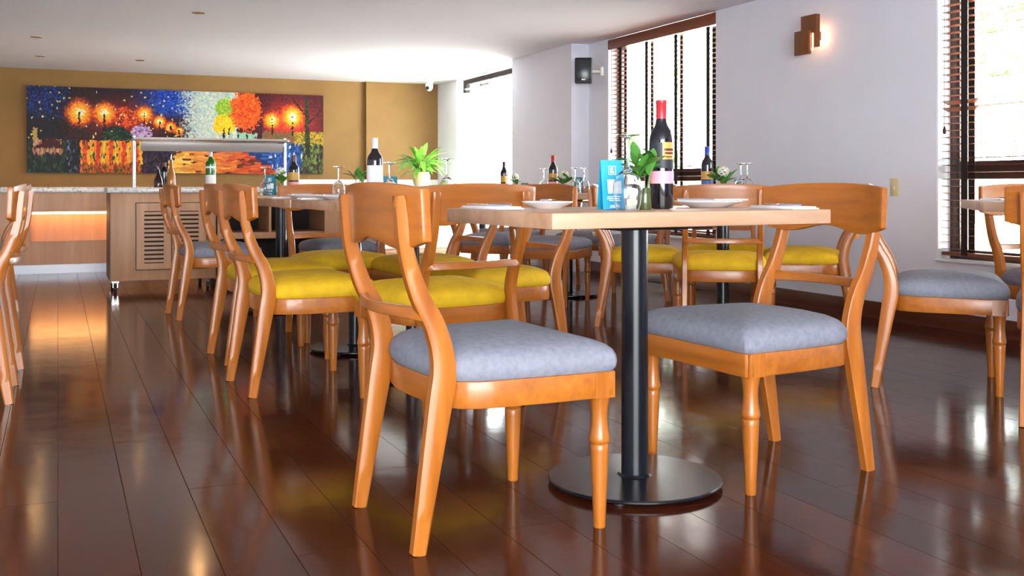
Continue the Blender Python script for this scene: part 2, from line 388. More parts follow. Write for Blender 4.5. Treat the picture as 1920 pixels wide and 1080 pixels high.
# glass door in the right wall
dr = MB(); rbox(dr, U_RIGHT+0.05, U_RIGHT+0.10, DOOR[0]+0.001, DOOR[1]-0.09, ZS(1.93), ZS(1.985))
dr = structure(dr.build('door_1', M['tape'], bevel=0.004))
rbox(MB(), U_RIGHT+0.068, U_RIGHT+0.08, DOOR[0]+0.01, DOOR[1]-0.14, 0.01, ZS(1.935)).build('door_pane', M['pane'], dr, smooth=False)
rbox(MB(), U_RIGHT+0.045, U_RIGHT+0.105, DOOR[1]-0.2, DOOR[1]-0.10, ZS(1.84), ZS(1.935)).build('pivot_block', M['tape'], dr, bevel=0.004)
rbox(MB(), U_RIGHT+0.03, U_RIGHT+0.062, DOOR[1]-0.72, DOOR[1]-0.2, ZS(1.868), ZS(1.884)).build('closer_arm', M['white'], dr, bevel=0.002)
rbox(MB(), U_RIGHT+0.015, U_RIGHT+0.065, DOOR[1]-1.02, DOOR[1]-0.72, ZS(1.865), ZS(1.92)).build('closer_box', M['steel'], dr, bevel=0.005)

# ------------------------------------------------------------------ outdoors
structure(rbox(MB(), U_RIGHT+T+0.01, 22, -14, 26, -0.3, -0.08).build('trim_1', M['paving'], smooth=False))
def leaf_mesh(name, mt, ln, wd, bend=0.25, n=6, cup=0.15):
    vs_, fs = [], []
    for i in range(n+1):
        t = i/n; hw = wd*0.5*math.sin(math.pi*min(1, t*0.93+0.05))**0.8; z = -bend*ln*t*t
        for k in (-1, 0, 1): vs_.append((ln*t, hw*k, z + (abs(k)*cup*hw)))
    for i in range(n):
        for k in (0, 1): fs.append((i*3+k, i*3+k+1, i*3+k+4, i*3+k+3))
    o_ = len(vs_); vs_ += [(x, y, z-0.0012) for x, y, z in vs_]
    fs += [tuple(reversed([i+o_ for i in q])) for q in fs]
    return MB().add(vs_, fs).mesh(name, mt)
def shrub(label, p, h, r, n, mt, zlow=0.15):
    t = thing('shrub', label, 'shrub', p, 0, 'shrubs beyond the windows')
    mb = MB()
    for i in range(n):
        a = random.uniform(0, 6.28); z = h*(zlow+(1-zlow)*random.random()); rr = r*random.random()**0.5*(1.1-0.6*z/h)
        ln, wd = random.uniform(0.12, 0.22), random.uniform(0.035, 0.06)
        c = Vector((rr*math.cos(a), rr*math.sin(a), z)); d = Vector((math.cos(a+random.uniform(-1, 1)), math.sin(a+random.uniform(-1, 1)), random.uniform(-0.6, 0.5))).normalized()
        s_ = d.cross(Vector((0, 0, 1))).normalized()
        mb.add([c, c+d*ln*0.5+s_*wd, c+d*ln, c+d*ln*0.5-s_*wd], [(0, 1, 2, 3)])
    f = mb.build('foliage', mt, t, smooth=False); f['kind'] = 'stuff'
    st = MB()
    for k in range(5):
        a = k*1.3; st.tube([(0.03*math.cos(a), 0.03*math.sin(a), 0), (r*0.4*math.cos(a), r*0.4*math.sin(a), h*0.8)], [0.012, 0.005], 5)
    st.build('stem', M['stem'], t)
shrub('tall green shrub seen through the window at the right edge', RW(U_RIGHT+2.7, 6.5, -0.08), 3.3, 1.1, 1000, M['outleaf'], 0.56)
shrub('narrow green shrub seen through the window beside the speaker, left one', RW(U_RIGHT+2.2, 11.7, -0.08), 1.7, 0.2, 160, M['leaf2'])
shrub('narrow green shrub seen through the window beside the speaker, right one', RW(U_RIGHT+2.3, 10.9, -0.08), 2.3, 0.22, 200, M['leaf2'])

# ------------------------------------------------------------------ chair
def section(cx, cz, tang, wd, dp, y):
    """rounded rectangle across the post path: wd sideways, dp across the path in the x-z plane"""
    nrm = Vector((tang.z, 0, -tang.x)).normalized()
    c = Vector((cx, y, cz)); out = []
    rr = 0.28
    for sx, sy in ((1, -1), (1, 1), (-1, 1), (-1, -1)):
        if (sx*sy) < 0: seq = ((1-rr, 1) if sx < 0 else (1-rr, 1), (1, 1-rr))
        a = (sx*(1-rr), sy); b_ = (sx, sy*(1-rr))
        pr = (a, b_) if sx*sy < 0 else (b_, a)
        for p in pr: out.append(c + nrm*(dp/2*p[0]) + Vector((0, wd/2*p[1], 0)))
    return out
def seat_outline(off=0.0, n=10):
    half = [(0.472, 0.0), (0.472, 0.20), (0.470, 0.238), (0.458, 0.250), (0.30, 0.243), (0.17, 0.232), (0.115, 0.224), (0.078, 0.203), (0.056, 0.165), (0.042, 0.10), (0.038, 0.0)]
    pts = [(x, y) for x, y in half] + [(x, -y) for x, y in reversed(half[1:-1])]
    cx, cy = 0.25, 0.0; out = []
    for x, y in pts:
        dx, dy = x-cx, y-cy; l = math.hypot(dx, dy); out.append((x+dx/l*off, y+dy/l*off))
    return out
def densify(poly, k=3):
    out = []
    m_ = len(poly)
    for i in range(m_):
        a, b_ = poly[i], poly[(i+1) % m_]
        for j in range(k): out.append((a[0]+(b_[0]-a[0])*j/k, a[1]+(b_[1]-a[1])*j/k))
    return out
def chair_meshes():
    d = {}
    ol = seat_outline()
    fm = MB().rings([[(x, y, 0.312) for x, y in ol], [(x, y, 0.374) for x, y in ol]])
    d['seat_frame'] = fm.mesh('seat_frame', M['wood_h'], 0.003, 2)
    base = densify(seat_outline(), 3); cx = 0.255
    rings = []
    for s_, z in ((0.985, 0.3745), (1.012, 0.383), (1.02, 0.396), (1.012, 0.411), (0.985, 0.424), (0.93, 0.435), (0.83, 0.4445), (0.68, 0.4525), (0.48, 0.459), (0.25, 0.4625), (0.06, 0.4635)):
        rings.append([(cx+(x-cx)*s_, y*s_, z) for x, y in base])
    for c_ in ('grey', 'yellow'):
        d['cushion_'+c_] = MB().rings(rings).mesh('seat_cushion', M[c_])
    # turned front leg with square block on top
    lp = [(0.0135, 0.0), (0.0145, 0.004), (0.0165, 0.06), (0.0205, 0.14), (0.0222, 0.185), (0.0225, 0.197), (0.0205, 0.2), (0.0245, 0.204), (0.0258, 0.211), (0.0245, 0.219), (0.0225, 0.228), (0.0205, 0.245), (0.0196, 0.262), (0.0205, 0.282), (0.0235, 0.303), (0.0255, 0.3125)]
    d['front_leg'] = MB().lathe(lp, 20).box((0, 0, 0.3425), (0.054, 0.054, 0.061)).mesh('front_leg', M['wood_v'], 0)
    # rear post: S curve from floor to the backrest
    path = spline([(-0.018, 0, 0.0), (0.004, 0, 0.14), (0.032, 0, 0.31), (0.044, 0, 0.385), (0.040, 0, 0.445), (0.020, 0, 0.508), (-0.014, 0, 0.572), (-0.042, 0, 0.66), (-0.054, 0, 0.735), (-0.060, 0, 0.792)], 4)
    for side in (1, -1):
        rg = []
        for i, p in enumerate(path):
            t = (path[min(i+1, len(path)-1)] - path[max(i-1, 0)]).normalized(); z = p.z
            if z < 0.36: dp = 0.032 + 0.026*(z/0.36); 
            else: dp = 0.058 - 0.032*min(1, (z-0.36)/0.40)
            if i == len(path)-1: dp *= 0.75
            y = side*(0.194 - 0.007*min(1, z/0.79))
            rg.append(section(p.x, z, t, 0.030, dp, y))
        d['post_%d' % side] = MB().rings(rg).mesh('rear_post', M['wood_v'])
    # curved backrest board with a bow-shaped lower edge
    def bow(y): return -0.064 + 0.034*(y/0.252)**2
    ny, nz_ = 36, 5; vs_, fs = [], []
    for face in (0, 1):
        for i in range(ny+1):
            y = -0.252 + 0.504*i/ny; q = abs(y)/0.252
            low = 0.672 + 0.022*(0.5+0.5*math.cos(math.pi*min(1, q/0.62))) + (0.020*((q-0.62)/0.38)**1.5 if q > 0.62 else 0)
            topz = 0.822 - 0.014*q**2.2
            for k in range(nz_+1):
                z = low + (topz-low)*k/nz_
                lean = -0.055*(z-0.70)
                vs_.append((bow(y) + lean + (0.0 if face else 0.022), y, z))
    n1 = (ny+1)*(nz_+1)
    for i in range(ny):
        for k in range(nz_):
            a = i*(nz_+1)+k; fs.append((a, a+1, a+nz_+2, a+nz_+1)); fs.append((a+n1, a+nz_+1+n1, a+nz_+2+n1, a+1+n1))
    for i in range(ny):
        a, b_ = i*(nz_+1), (i+1)*(nz_+1); fs.append((a, b_, b_+n1, a+n1)); fs.append((a+nz_, a+nz_+n1, b_+nz_+n1, b_+nz_))
    for k in range(nz_):
        a = k; fs.append((a, a+n1, a+1+n1, a+1)); a = ny*(nz_+1)+k; fs.append((a, a+1, a+1+n1, a+n1))
    d['backrest'] = MB().add(vs_, fs).mesh('backrest', M['wood_h'], 0.003, 2)
    rg = []
    for i in range(15):
        y = -0.2 + 0.4*i/14; x = 0.0 - 0.042*(1-(y/0.2)**2); z = 0.53
        hh = 0.0125 + 0.003*(y/0.2)**2
        rg.append([(x+0.010, y, z-hh), (x+0.010, y, z+hh*0.8), (x+0.004, y, z+hh), (x-0.008, y, z+hh), (x-0.012, y, z+hh*0.7), (x-0.012, y, z-hh)])
    d['back_rail'] = MB().rings(rg).mesh('back_rail', M['wood_h'], 0.002, 1)
    return d
CM = chair_meshes()
def make_chair(loc, rz, colour, label, group=None):
    t = thing('dining_chair', label, 'chair', loc, rz, group)
    put('seat_frame', CM['seat_frame'], t); put('seat_cushion', CM['cushion_'+colour], t)
    for s_ in (1, -1): put('front_leg', CM['front_leg'], t, (0.437, s_*0.2225, 0))
    put('rear_post', CM['post_1'], t); put('rear_post', CM['post_-1'], t)
    put('backrest', CM['backrest'], t); put('back_rail', CM['back_rail'], t)
    return t
TH = 27.6
chairs = [
 (-0.282, 2.475, TH, 'grey', 'grey-seated chair in the front, back turned left, nearest to the camera'),
 (0.913, 3.14, TH+180, 'grey', 'grey-seated chair right of the nearest black table leg, facing left'),
 (-1.07, 4.17, TH, 'yellow', 'front yellow-seated chair on the left side of the long joined table'),
 (-1.3545, 4.8725, TH, 'yellow', 'second yellow-seated chair on the left side of the long joined table'),
 (0.14, 4.80, TH+180, 'yellow', 'yellow-seated chair facing left, behind the yellow chair seen from the back'),
 (-0.2055, 5.4475, TH+180, 'yellow', 'far right yellow-seated chair of the joined table, mostly hidden'),
 (-0.14, 3.75, 124, 'yellow', 'yellow-seated chair seen from behind at the near end of the joined table'),
 (-1.064, 5.862, -62.4, 'yellow', 'yellow-seated chair facing us at the far end of the joined table'),
 (-2.083, 6.45, TH, 'grey', 'grey-seated chair in front of the slotted buffet doors'),
 (-0.917, 7.06, TH+180, 'grey', 'grey-seated chair in front of the open buffet shelves, facing left'),
 (0.536, 6.193, -8.4, 'yellow', 'yellow-seated chair facing right, behind the thick black table leg'),
 (1.08, 5.335, 81.6, 'yellow', 'yellow-seated chair seen straight from behind, under the blue-capped bottle'),
 (1.934, 5.95, 165, 'yellow', 'yellow-seated chair facing left by the pale grey wall'),
 (1.39, 6.845, -98.4, 'yellow', 'yellow-seated chair facing us on the window side of its table'),
 (0.173, 7.007, 70, 'grey', 'distant grey-seated chair seen from behind, near the pilaster'),
 (0.72, 8.44, -110, 'grey', 'distant grey-seated chair facing us under the blind'),
 (1.13, 7.5, 165, 'grey', 'distant grey-seated chair facing left by the blind'),
 (-0.383, 7.92, -20, 'grey', 'distant grey-seated chair facing right, left of the far table leg'),
 (0.10, 8.47, 117, 'grey', 'farthest grey-seated chair, close to the glass door'),
 (1.552, 4.376, -21, 'grey', 'grey-seated chair facing right below the light switch'),
 (2.40, 4.80, -80, 'grey', 'grey-seated chair facing us in front of the right-edge window'),
 (1.90, 3.42, 58.7, 'grey', 'grey-seated chair cut off by the right edge, back to us'),
 (-1.965, 4.045, 203, 'yellow', 'nearest of the wooden chairs cut off at the left edge'),
 (-2.28, 4.765, TH+180, 'yellow', 'second of the wooden chairs at the left edge, only legs showing'),
 (-3.29, 6.853, TH+180, 'grey', 'farthest of the chairs at the left edge, before the lit counter'),
]
for x, y, a, c_, lab in chairs: make_chair((x, y, 0), R(a), c_, lab)

# ------------------------------------------------------------------ tables
def table(cx, cy, a, hu, hv, pr, br, label, thick=0.038):
    t = thing('pedestal_table', label, 'table', (cx, cy, 0), R(a))
    MB().box((0, 0, 0.75-thick/2), (2*hu, 2*hv, thick)).build('tabletop', M['oak'], t, bevel=0.003)
    MB().lathe([(pr, 0.02), (pr, 0.70)], 32).build('pole', M['black'], t)
    MB().lathe([(0.0, 0.009), (br-0.004, 0.009), (br, 0.012), (br, 0.016), (br-0.003, 0.019), (pr+0.012, 0.024), (pr+0.006, 0.03), (0.0, 0.03)], 64).build('base_plate', M['black'], t)
    mp_ = MB().box((0, 0, 0.705), (0.30, 0.30, 0.013)); mp_.build('mounting_plate', M['black'], t, bevel=0.002)
    for k in range(4):
        q = math.pi/4 + k*math.pi/2
        MB().lathe([(0.0, 0.0), (0.014, 0.0), (0.014, 0.007), (0.008, 0.01), (0.0, 0.01)], 12).build('levelling_foot', M['blackm'], t, ((br-0.03)*math.cos(q), (br-0.03)*math.sin(q), 0))
    return t
TABLES = {
 1: (0.336, 2.85, TH, 0.43, 0.297, 0.0365, 0.237), '2a': (-0.78, 5.16, TH, 0.43, 0.371, 0.029, 0.22), '2b': (-0.43, 4.50, TH, 0.43, 0.371, 0.029, 0.22),
 3: (-1.50, 6.755, TH, 0.43, 0.35, 0.034, 0.22), 4: (1.235, 6.09, -8.4, 0.43, 0.35, 0.036, 0.22), 5: (0.42, 7.69, -20, 0.35, 0.35, 0.028, 0.22),
 6: (2.333, 4.229, -17, 0.43, 0.35, 0.036, 0.22), 8: (-0.26, 9.16, TH, 0.35, 0.35, 0.03, 0.2)}
TL = {1: 'oak-topped table on a thick black leg, nearest to the camera', '2a': 'far half of the joined oak tables among the yellow chairs', '2b': 'near half of the joined oak tables among the yellow chairs',
 3: 'oak-topped table between two grey chairs in front of the buffet', 4: 'oak-topped table carrying the blue-capped bottle', 5: 'distant oak-topped table among grey chairs near the pilaster',
 6: 'oak-topped table at the right edge with a napkin and plate', 8: 'farthest oak-topped table, close to the glass door'}
for k, a in TABLES.items(): table(*a, TL[k])
def on(k, du, dv, z=0.75):
    cx, cy, a = TABLES[k][:3]; c, s_ = math.cos(R(a)), math.sin(R(a))
    return Vector((cx+du*c-dv*s_, cy+du*s_+dv*c, z))
TZ = 0.7502

# ------------------------------------------------------------------ table-top things
def bottle(p, h, r, body, cap, bands, label, group=None, neckglass=None, rz=0.0):
    t = thing('wine_bottle', label, 'bottle', p, rz, group)
    k = h/0.30
    pr = [(0.0, 0.004), (r*0.6, 0.0), (r*0.95, 0.002), (r, 0.01), (r, 0.185*k), (r*0.97, 0.20*k), (r*0.82, 0.215*k), (r*0.55, 0.229*k), (0.0150, 0.242*k), (0.0138, 0.255*k), (0.0136, 0.292*k), (0.0, 0.292*k)]
    MB().lathe(pr, 32).build('glass_body', M[body], t)
    MB().lathe([(0.0142, 0.236*k+0.008), (0.0146, 0.25*k), (0.0145, 0.288*k), (0.0152, 0.289*k), (0.0152, 0.298*k), (0.013, h), (0.0, h)], 24).build('capsule', M[cap], t)
    for nm, mt, z0, z1 in bands:
        o_ = MB().lathe([(r+0.0006, z0*k), (r+0.0008, z0*k+0.001), (r+0.0008, z1*k-0.001), (r+0.0006, z1*k)], 32).build(nm, M[mt], t)
    return t
def label_print(t, r, zs, mt, wd=0.03):          # lines of tiny print wrapped on a bottle, facing the camera
    mb = MB()
    for z, hh, w_ in zs:
        n = 6; rr = r+0.0016
        ang = w_/r
        p = [(rr*math.cos(-1.07-ang/2+ang*i/n), rr*math.sin(-1.07-ang/2+ang*i/n)) for i in range(n+1)]
        for i in range(n):
            mb.add([(*p[i], z), (*p[i+1], z), (*p[i+1], z+hh), (*p[i], z+hh)], [(0, 1, 2, 3)])
    mb.build('label_print', M[mt], t, smooth=False)
def wineglass(p, h, label, group=None, tilt=0.0):   # stood upside down on its rim
    t = thing('wine_glass', label, 'glass', p, 0, group)
    k = h/0.19; s_ = k
    outer = [(0.028, 0.0), (0.034, 0.02), (0.0375, 0.045), (0.036, 0.068), (0.028, 0.088), (0.014, 0.101), (0.006, 0.108), (0.0042, 0.12), (0.0038, 0.15), (0.0045, 0.178), (0.010, 0.1845), (0.033, 0.188), (0.033, 0.19), (0.0, 0.19)]
    inner = [(0.0266, 0.0), (0.0328, 0.02), (0.0363, 0.045), (0.0348, 0.067), (0.0268, 0.0865), (0.012, 0.099), (0.0, 0.102)]
    prof = [(r*s_, z*k) for r, z in reversed(inner)] + [(r*s_, z*k) for r, z in outer]
    MB().lathe(prof, 32).build('bowl', M['glass'], t)
    return t
def plate(p, label, r=0.10, group=None):
    t = thing('dinner_plate', label, 'plate', p, 0, group)
    MB().lathe([(0.0, 0.002), (r*0.55, 0.0), (r*0.6, 0.003), (r*0.95, 0.0145), (r, 0.0175), (r*0.995, 0.0195), (r*0.93, 0.0165), (r*0.62, 0.006), (0.0, 0.005)], 48).build('dish', M['porcelain'], t)
    return t
def napkin(p, rz, label, group=None):
    t = thing('folded_napkin', label, 'napkin', p, rz, group)
    mb = MB().box((0, 0, 0.002), (0.20, 0.085, 0.004)).box((0.002, 0.001, 0.006), (0.19, 0.078, 0.004))
    mb.build('cloth', M['linen'], t, bevel=0.0015); return t
def cutlery(kind, p, rz, label, group=None):
    mb = MB()
    mb.tube([(-0.09, 0, 0.0035), (-0.03, 0, 0.004), (0.02, 0, 0.0035)], [0.0034, 0.0026, 0.0024], 8)
    if kind == 'fork':
        mb.box((0.035, 0, 0.0035), (0.03, 0.018, 0.003))
        for k in range(4): mb.box((0.07, -0.0072+0.0048*k, 0.004), (0.044, 0.0024, 0.002))
    else:
        mb.box((0.065, 0.001, 0.0035), (0.095, 0.015, 0.002))
    o_ = mb.build(kind, M['chrome'], None, p, rz); return tag(o_, label, kind, group)
def menu_card(p, rz, w_, h, mt, label, group=None, detail=True):
    t = thing('menu_card', label, 'card', p, rz, group)
    for s_ in (-1, 1):
        MB().box((0, s_*0.014, h/2), (w_, 0.0016, h), rx=s_*0.2*0.13/h*1.0).build('panel', M[mt], t, smooth=False)
    f = -1; pr = MB()
    def fr(x0, x1, z0, z1):
        for (a, b_) in ((0,0),):
            zc = (z0+z1)/2; yy = f*(0.014+ (h/2-zc)*math.tan(0.2*0.13/h)) - 0.0012
            pr.box(((x0+x1)/2, yy, zc), (x1-x0, 0.0006, z1-z0), rx=-0.2*0.13/h)
    k = h/0.13; q = w_/0.058
    if detail:
        x0, x1, z0, z1, th = -0.010*q, 0.010*q, 0.091*k, 0.114*k, 0.0016
        fr(x0, x1, z1-th, z1); fr(x0, x1, z0, z0+th); fr(x0, x0+th, z0, z1); fr(x1-th, x1, z0, z1)
        fr(-0.005*q, -0.001*q, 0.095*k, 0.110*k); fr(-0.001*q, 0.003*q, 0.1035*k, 0.110*k); fr(0.0, 0.005*q, 0.095*k, 0.1005*k)
    fr(-0.014*q, 0.021*q, 0.042*k, 0.079*k)
    for z, a, b_ in ((0.033, -0.016, 0.018), (0.028, -0.018, 0.014), (0.023, -0.012, 0.016), (0.010, -0.010, 0.012), (0.006, -0.012, 0.014)):
        fr(a*q, b_*q, z*k, (z+0.0028)*k)
    pr.build('printed_panel', M['print'], t, smooth=False)
    return t
LEAF_A = leaf_mesh('leaf', M['leaf'], 0.07, 0.034, 0.2); LEAF_S = leaf_mesh('leaf', M['leaf'], 0.06, 0.03, 0.25)
LEAF_L = leaf_mesh('leaf', M['leaf2'], 0.26, 0.055, 0.55, 8)
def sprig(p, label, h=0.10, n=11, flower=False, vase='greenvase', sc=1.0, group=None, seed=1):
    rs = random.Random(seed)
    t = thing('vase_plant', label, 'plant', p, rs.uniform(0, 6), group)
    MB().lathe([(0.0, 0.0), (0.016, 0.0), (0.018, 0.004), (0.0165, 0.03), (0.0155, 0.05*1.0), (0.018, 0.058), (0.0155, 0.058), (0.0135, 0.05), (0.014, 0.01), (0.0, 0.008)], 20).build('vase', M['vaseglass'], t)
    st = MB()
    tips = []
    for k in range(5):
        a = k*1.256+rs.uniform(-0.3, 0.3); tip = Vector((0.022*math.cos(a), 0.022*math.sin(a), h*rs.uniform(0.7, 1.1)+0.01)); tips.append(tip)
        st.tube([(0.003*math.cos(a), 0.003*math.sin(a), 0.01), (0.009*math.cos(a), 0.009*math.sin(a), 0.058), tip], [0.0018, 0.0016, 0.001], 6)
    st.build('stem', M['stem'], t)
    for k in range(n):
        tip = tips[k % 5]; a = k*2.4 + rs.uniform(-0.4, 0.4); f_ = 0.55+0.45*(k/n)
        pos = Vector((0.009*math.cos((k % 5)*1.256), 0.009*math.sin((k % 5)*1.256), 0.058)).lerp(tip, f_)
        put('leaf', LEAF_A, t, pos, rot=(rs.uniform(-0.4, 0.4), rs.uniform(-1.3, -0.45), a), scale=sc*rs.uniform(0.8, 1.15))
    if flower:
        fm = MB()
        for k in range(40):
            z_ = 1-2*(k+0.5)/40; a = k*2.4; rr = math.sqrt(1-z_*z_); c = Vector((rr*math.cos(a), rr*math.sin(a), z_))*0.026
            s1 = c.orthogonal().normalized()*0.011; s2 = c.normalized().cross(s1); q = c*1.25
            fm.add([q+s1, q+s2, q-s1, q-s2, c*0.7], [(0, 1, 2, 3), (0, 4, 1), (1, 4, 2), (2, 4, 3), (3, 4, 0)])
        fm.build('flower_head', M['petal'], t, (0.0, 0.0, h+0.045))
    return t
M['vaseglass'] = mat('olive_vase_glass', (0.07, 0.09, 0.03), 0.08, spec=0.6)

# nearest table
b1 = bottle(PX(1240, 2.82, TZ), 0.295, 0.0325, 'winered', 'cap_red', (('back_label', 'lab_black', 0.112, 0.182), ('pink_band', 'lab_pink', 0.070, 0.104)), 'red-capped wine bottle with a pink band, on the nearest table')
mb = MB()
for i in range(8):
    a0 = -1.62+1.1*i/8; a1 = -1.62+1.1*(i+1)/8; r_ = 0.0338
    mb.add([(r_*math.cos(a0), r_*math.sin(a0), 0.134), (r_*math.cos(a1), r_*math.sin(a1), 0.134), (r_*math.cos(a1), r_*math.sin(a1), 0.180), (r_*math.cos(a0), r_*math.sin(a0), 0.180)], [(0, 1, 2, 3)])
mb.build('gold_label', M['lab_gold'], b1, smooth=False)
label_print(b1, 0.0344, ((0.157, 0.006, 0.03), (0.148, 0.005, 0.026), (0.139, 0.003, 0.02)), 'cap_dark')
wineglass(PX(1177, 2.62, TZ), 0.192, 'large upside-down wine glass on the nearest table')
sprig(PX(1209, 2.72, TZ), 'green leafy sprig in an olive vase beside the red-capped bottle', 0.125, 18, sc=0.85, seed=3)
menu_card(PX(1146, 2.72, TZ), R(12), 0.060, 0.131, 'teal', 'bright cyan menu card on the nearest table')
plate(on(1, -0.19, 0.15, TZ), 'small white plate at the left end of the nearest table', 0.072)
cutlery('fork', on(1, -0.19, 0.15, TZ+0.0195), R(TH+50), 'chrome fork lying across the left plate of the nearest table')
plate(on(1, 0.285, 0.04, TZ), 'white plate at the right end of the nearest table', 0.098)
cutlery('knife', on(1, 0.285, 0.04, TZ+0.0195), R(TH-30), 'chrome knife lying across the right plate of the nearest table')
napkin(on(1, -0.355, 0.165, TZ), R(TH+94), 'white folded napkin at the left corner of the nearest table')
cutlery('knife', on(1, -0.355, 0.165, TZ+0.0085), R(TH+98), 'chrome knife on the left napkin of the nearest table')
napkin(on(1, 0.365, -0.185, TZ), R(TH+84), 'white folded napkin at the right corner of the nearest table')
cutlery('fork', on(1, 0.365, -0.185, TZ+0.0085), R(TH+80), 'chrome fork on the right napkin of the nearest table')
# joined tables
bottle(PX(703, 4.82, TZ), 0.283, 0.0365, 'winered', 'cap_white', (('white_label', 'lab_white', 0.06, 0.165),), 'dark wine bottle with a white label and pale cap, on the joined tables')
menu_card(PX(732, 4.68, TZ), R(5), 0.062, 0.105, 'tealdk', 'teal menu card beside the pale-capped bottle', detail=True)
wineglass(PX(730, 4.45, TZ), 0.162, 'upside-down wine glass in front of the teal card on the joined tables')
wineglass(PX(838, 4.93, TZ), 0.19, 'upside-down wine glass at the right side of the joined tables')
wineglass(PX(635, 5.02, TZ), 0.155, 'upside-down wine glass at the left edge of the joined tables')
sprig(PX(672, 5.0, TZ), 'green sprig left of the pale-capped bottle', 0.10, 8, sc=0.9, seed=5)
for k, dv, lab in (('2a', -0.10, 'far'), ('2b', 0.18, 'near')):
    plate(on(k, -0.27, dv, TZ), 'white plate on the left side of the joined tables, %s one' % lab)
    cutlery('fork', on(k, -0.27, dv, TZ+0.0195), R(TH+20), 'chrome fork across the %s plate on the left of the joined tables' % lab)
    napkin(on(k, -0.31, dv+0.155, TZ), R(TH), 'white folded napkin beside the %s plate on the left of the joined tables' % lab)
plate(on('2b', 0.27, -0.1, TZ), 'white plate on the right side of the joined tables')
# buffet-side table
bottle(PX(551, 6.75, TZ), 0.26, 0.034, 'winered', 'cap_dark', (('gold_label', 'lab_gold', 0.11, 0.17), ('pink_band', 'lab_pink', 0.055, 0.10)), 'dark-capped wine bottle with a pink band before the big painting')
sprig(PX(526, 6.63, TZ), 'white hydrangea with green leaves before the big painting', 0.10, 10, True, sc=1.2, seed=8)
menu_card(PX(506, 6.55, TZ), R(4), 0.07, 0.125, 'tealdk', 'teal menu card beside the white hydrangea', detail=True)
wineglass(PX(497, 6.45, TZ), 0.175, 'upside-down wine glass in front of the teal card by the hydrangea')
# blue-bottle table
bottle(PX(1326, 6.0, TZ), 0.288, 0.034, 'winered', 'cap_blue', (('gold_label', 'lab_gold', 0.10, 0.15), ('blue_band', 'lab_blue', 0.055, 0.095)), 'blue-capped wine bottle with a gold and blue label')
sprig(PX(1356, 5.9, TZ), 'white flower with broad green leaves beside the blue-capped bottle', 0.095, 13, True, sc=1.25, seed=11)
menu_card(PX(1387, 6.16, TZ), R(-4), 0.06, 0.10, 'tealdk', 'teal menu card right of the blue-capped bottle', detail=True)
wineglass(PX(1389, 5.86, TZ), 0.188, 'upside-down wine glass right of the blue-capped bottle, left of the pair')
wineglass(PX(1401, 6.0, TZ), 0.192, 'upside-down wine glass right of the blue-capped bottle, right of the pair')
plate(on(4, 0.28, -0.16, TZ), 'white plate on the table of the blue-capped bottle')
# distant tables
bottle(PX(1037, 7.72, TZ), 0.285, 0.034, 'winered', 'cap_red', (('gold_label', 'lab_gold', 0.11, 0.16), ('pink_band', 'lab_pink', 0.06, 0.095)), 'distant red-capped wine bottle in front of the pilaster')
sprig(PX(1058, 7.6, TZ), 'distant white flower with green leaves right of the red-capped bottle', 0.095, 11, True, sc=1.25, seed=13)
menu_card(PX(1084, 7.86, TZ), R(-3), 0.065, 0.125, 'tealdk', 'distant teal menu card behind two wine glasses')
for x, d, lab in ((1020, 7.75, 'distant upside-down wine glass left of the red-capped bottle'), (1079, 7.47, 'distant upside-down wine glass before the teal card, left of the pair'), (1096, 7.62, 'distant upside-down wine glass before the teal card, right of the pair')):
    wineglass(PX(x, d, TZ), 0.19, lab)
bottle(PX(945, 9.1, TZ), 0.27, 0.031, 'winered', 'cap_dark', (('gold_label', 'lab_gold', 0.10, 0.16), ('red_band', 'lab_pink', 0.055, 0.08)), 'small dark wine bottle against the glare of the glass door')
sprig(PX(966, 8.98, TZ), 'farthest small flower arrangement next to the glass door', 0.09, 9, True, sc=1.2, seed=17)
menu_card(PX(984, 9.08, TZ), R(-3), 0.06, 0.085, 'tealdk', 'farthest teal menu card before the pilaster')
# right-edge table
napkin(on(6, -0.33, 0.12, TZ), R(-21+80), 'white folded napkin on the right-edge table')
plate(on(6, -0.24, -0.12, TZ), 'white plate on the right-edge table')
cutlery('knife', on(6, -0.24, -0.12, TZ+0.0195), R(20), 'chrome knife across the plate on the right-edge table')

# ------------------------------------------------------------------ buffet along the back
BO = Vector((-3.03, 7.85, 0))
def bf(x, y, z=0.0): return BO + Vector((x*UX - y*UY, x*UY + y*UX, z))
ct = thing('buffet_cart', 'pale wood buffet cart on casters with two slotted doors', 'cart', BO, RZ)
CW, CD = 0.775, 0.60
body = MB(); body.box((CW/2, CD/2+0.012, 0.42), (CW, CD-0.02, 0.67))
body.build('cabinet_body', M['ash'], ct, bevel=0.002)
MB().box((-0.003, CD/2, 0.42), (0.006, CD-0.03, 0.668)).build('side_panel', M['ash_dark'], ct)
for x0, x1 in ((0.185, 0.438), (0.444, 0.697)):
    z0, z1 = 0.17, 0.675; xa, xb, za, zb = x0+0.055, x1-0.055, 0.215, 0.615
    dm = MB()
    for a, b_, c, d in ((x0, xa, z0, z1), (xb, x1, z0, z1), (xa, xb, z0, za), (xa, xb, zb, z1)):
        dm.box(((a+b_)/2, 0.012, (c+d)/2), (b_-a, 0.018, d-c))
    dd = dm.build('door', M['ash'], ct, smooth=False)
    MB().box(((xa+xb)/2, 0.0185, (za+zb)/2), (xb-xa, 0.004, zb-za)).build('vent_backing', M['void'], dd, smooth=False)
    sm = MB().box((0, 0, 0), (xb-xa, 0.009, 0.019)).mesh('louvre_slat', M['ash'], smooth=False)
    for k in range(12): put('louvre_slat', sm, dd, ((xa+xb)/2, 0.0095, za+0.017+k*0.0333))
gr = MB()
for x in (0.18, 0.441, 0.702): gr.box((x, 0.0022, 0.4225), (0.004, 0.003, 0.515))
for z in (0.166, 0.679): gr.box((0.441, 0.0022, z), (0.522, 0.003, 0.004))
